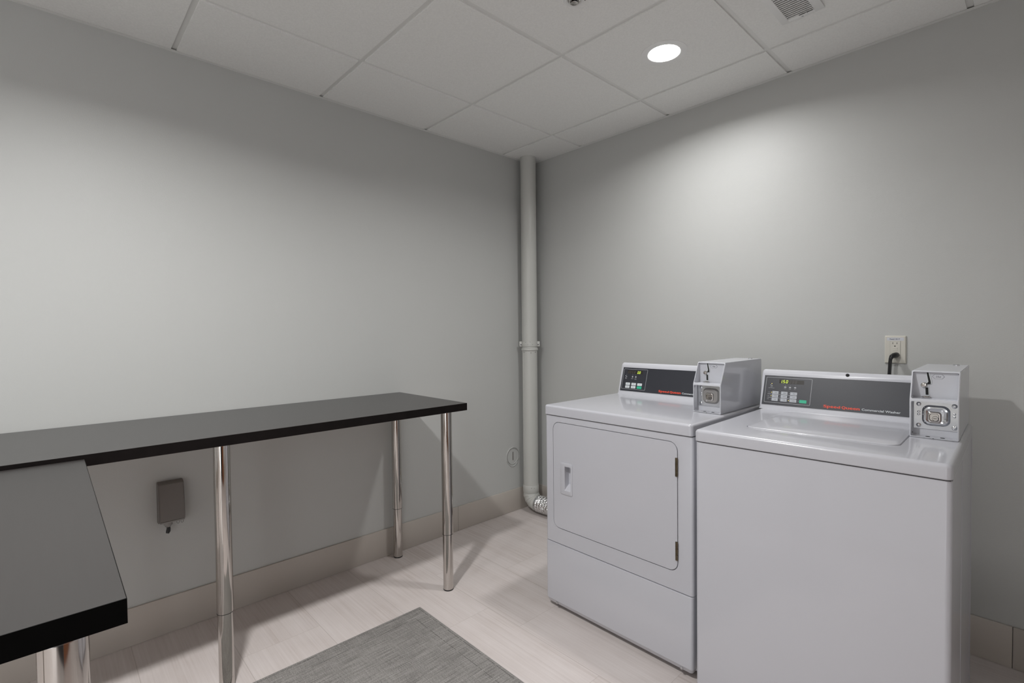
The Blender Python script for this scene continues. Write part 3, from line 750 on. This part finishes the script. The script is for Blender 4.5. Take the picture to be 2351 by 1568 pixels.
# ------------------------------------------------------------------ dryer
DX, DY, DW, DD, DH = .948, -.900, .697, .705, .905
dr = thing('clothes_dryer', 'white coin-operated dryer with a square front door, left of the washer', 'dryer', (DX, DY, 0))
b = NB(); slab(b, 0, DW, .002, DD, .300, .8595, .012, .001, n=6); cab = obj('cabinet', b, M_white, dr)
dx0, dx1, dz0, dz1 = 0.0455, .6405, .3665, .8345
c = NB(); plate(c, dx0, dx1, dz0, dz1, .034, -.05, .0165, .0002, n=8); cut(cab, c)
c = NB(); plate(c, .098, .152, .530, .657, .008, -.02, .045, .0002); cut(cab, c)
b = NB(); plate(b, dx0+.0022, dx1-.0024, dz0+.0026, dz1-.0022, .0315, .0005, .0158, .0012, n=8); door = obj('door', b, M_white, dr)
c = NB(); plate(c, .112, .150, .540, .650, .006, -.05, .05, .0002); cut(door, c)
b = NB()  # recessed pull
R = lambda x0, x1, z0, z1, r, y: [(x, y, z) for x, z in rrect(x0, x1, z0, z1, r, 5)]
loops(b, [R(.089, .157, .524, .663, .007, .0006), R(.0895, .1565, .5245, .6625, .007, -.0022), R(.091, .155, .526, .661, .006, -.0030),
          R(.1135, .1485, .5425, .6475, .004, -.0024), R(.1145, .1475, .5435, .6465, .0038, -.0010), R(.1140, .1340, .565, .640, .0036, .028)], cap0=False)
obj('handle', b, M_white, door)
for z0, z1 in ((.712, .779), (.411, .478)):
    b = NB(); box(b, dx1-.0085, dx1-.0005, -.0030, .002, z0, z1, .0006)
    for k in range(3): lathe(b, [(.0028, z0+.002+(z1-z0)/3*k), (.0028, z0-.002+(z1-z0)/3*(k+1))], 12, at(dx1-.0012, -.0022, 0))
    obj('hinge', b, M_dkmetal, door)
b = NB()   # lower access panel, bottom edge folded back
prs = [(.004, .020), (-.001, .0265), (-.001, .2945), (.0015, .2975), (.02, .2975), (.02, .020)]
slabp = NB()
slab(slabp, .001, DW-.001, -.001, .040, .040, .2968, .012, .0015, n=6); merge(b, slabp)
loops(b, [[(x, y, .0405) for x, y in rrect(.001, DW-.001, -.001, .040, .012, 6)], [(x, y, .022) for x, y in rrect(.008, DW-.008, .008, .040, .010, 6)]])
lp = obj('lower_panel', b, M_white, dr)
b = NB(); slab(b, .003, DW-.003, .040, DD, .018, .2995, .010, .001, n=5); obj('base_body', b, M_white, dr)
for sx_ in (.062, DW-.045):
    b = NB(); lathe(b, [(.0055, 0), (.0055, .004), (.003, .005)], 16, at(sx_, .004, .030, TOY)); obj('screw', b, M_brsteel, dr)
for fx, fy in ((.06, .07), (DW-.06, .07), (.06, DD-.06), (DW-.06, DD-.06)):
    b = NB(); lathe(b, [(.02, 0), (.02, .008), (.008, .010), (.008, .02)], 20, at(fx, fy, 0)); obj('foot', b, M_black, dr)
b = NB(); slab(b, -.0005, DW+.0005, -.005, DD, .8625, DH, .014, .010, bb=.002, n=7, seg=5); obj('top_panel', b, M_white, dr)
b = NB(); box(b, .004, DW-.004, .006, DD-.004, .858, .864); obj('seam', b, M_dark, dr)
console(dr, .0175, .5495, .532, DH, False, .0140, .0195, .1570)
coin_box(dr, .5680, .258, DH+.0004, .1115, False)

# ------------------------------------------------------------------ washer
WX, WY, WW, WD_, WRZ = 1.686, -.966, .638, .715, .0220
wa = thing('washing_machine', 'white coin-operated top-loading washer right of the dryer', 'washer', (WX, WY, 0), WRZ)
b = NB(); slab(b, 0, WW, .002, WD_, .022, .8635, .014, .001, bb=.002, n=7); obj('cabinet', b, M_white, wa)
b = NB(); slab(b, -.001, WW+.001, -.004, WD_, .8665, DH, .015, .011, bb=.002, n=7, seg=5); tp = obj('top_panel', b, M_white, wa)
c = NB(); slab(c, .104, .518, .140, .560, DH-.003, DH+.05, .032, .0005, n=8); cut(tp, c)
b = NB(); box(b, .004, WW-.004, .006, WD_-.004, .862, .868); obj('seam', b, M_dark, wa)
b = NB(); slab(b, .1065, .5155, .1425, .5575, DH-.0028, DH+.0030, .030, .0030, n=8, seg=4)
obj('lid', b, M_white, wa)
for fx, fy in ((.06, .07), (WW-.06, .07), (.06, WD_-.06), (WW-.06, WD_-.06)):
    b = NB(); lathe(b, [(.02, 0), (.02, .010), (.008, .012), (.008, .024)], 20, at(fx, fy, 0)); obj('foot', b, M_black, wa)
b = NB()   # vertical fold lines on the cabinet side
box(b, WW-.0005, WW+.0012, .285, .289, .03, .862, .0006)
box(b, WW-.0005, WW+.0012, WD_-.018, WD_-.013, .03, .862, .0006); obj('side_rib', b, M_white, wa)
console(wa, -.006, .5240, .597, DH, True, .0098, .0168, .1850)
coin_box(wa, .5175, .322, DH+.0004, .1112, True)

# ------------------------------------------------------------------ wall outlet and cord
t = thing('wall_outlet', 'ivory duplex outlet with test buttons on the wall above the washer', 'outlet', (2.0605, 0, 1.143))
b = NB(); loops(b, [[(x, y, z) for x, z in rrect(-hw, hw, -hh, hh, .002, 3)] for hw, hh, y in ((.0350, .0562, 0), (.0350, .0562, -.0035), (.0318, .0530, -.0065))]); obj('wall_plate', b, M_ivory, t)
b = NB(); plate(b, -.0167, .0167, -.0335, .0335, .0015, -.0080, -.006, .0005); obj('receptacle', b, M_ivory, t)
b = NB(); box(b, -.0171, .0171, -.0067, -.0062, -.0339, .0339); obj('receptacle_gap', b, M_ink, t)
b = NB(); box(b, -.0085, -.0070, -.0083, -.0078, .0225, .0300); box(b, .0050, .0065, -.0083, -.0078, .0228, .0296); lathe(b, [(.0023, 0), (.0023, .0004)], 16, at(-.0010, -.0079, .0142, TOY)); obj('socket_slots', b, M_dark, t)
for z in (.0060, -.0020):
    b = NB(); plate(b, -.0075, .0075, z-.0032, z+.0032, .0008, -.0088, -.0075, .0004); obj('test_button', b, M_ivory, t)
for z in (-.0485,):
    b = NB(); lathe(b, [(.0030, 0), (.0026, .0012)], 16, at(0, -.0063, z, TOY)); obj('screw', b, M_ivory, t)
b = NB(); plate(b, -.0275, .0275, .0365, .0490, .0006, -.0068, -.0062, .0001); obj('sticker', b, M_ivory2, t)
obj('sticker_lettering', text_bm('Panel 2 B 17', .034, .0062, .0001, at(-.0185, -.0071, .0408, TOY), depth=.00008), M_ink, t)
pc = thing('power_cord', 'black power cord plugged into the ivory outlet and dropping behind the washer', 'cord', (2.0605, -.0085, 1.122))
b = NB(); tube(b, [(.004, 0.0002, 0), (.003, -.012, -.001), (-.001, -.024, -.002), (-.006, -.032, -.006), (-.009, -.034, -.015)], [.0105, .0108, .0100, .0082, .0066], 16); obj('plug', b, M_black, pc)
b = NB()
for dx in (-.0026, .0026):
    tube(b, [(-.009+dx, -.034, -.012), (-.011+dx, -.034, -.035), (-.0125+dx, -.036, -.08), (-.012+dx, -.040, -.16), (-.010+dx, -.045, -.5), (-.010+dx, -.045, -.9), (-.010+dx, -.045, -1.110)], .0036, 10)
obj('cable', b, M_black, pc)
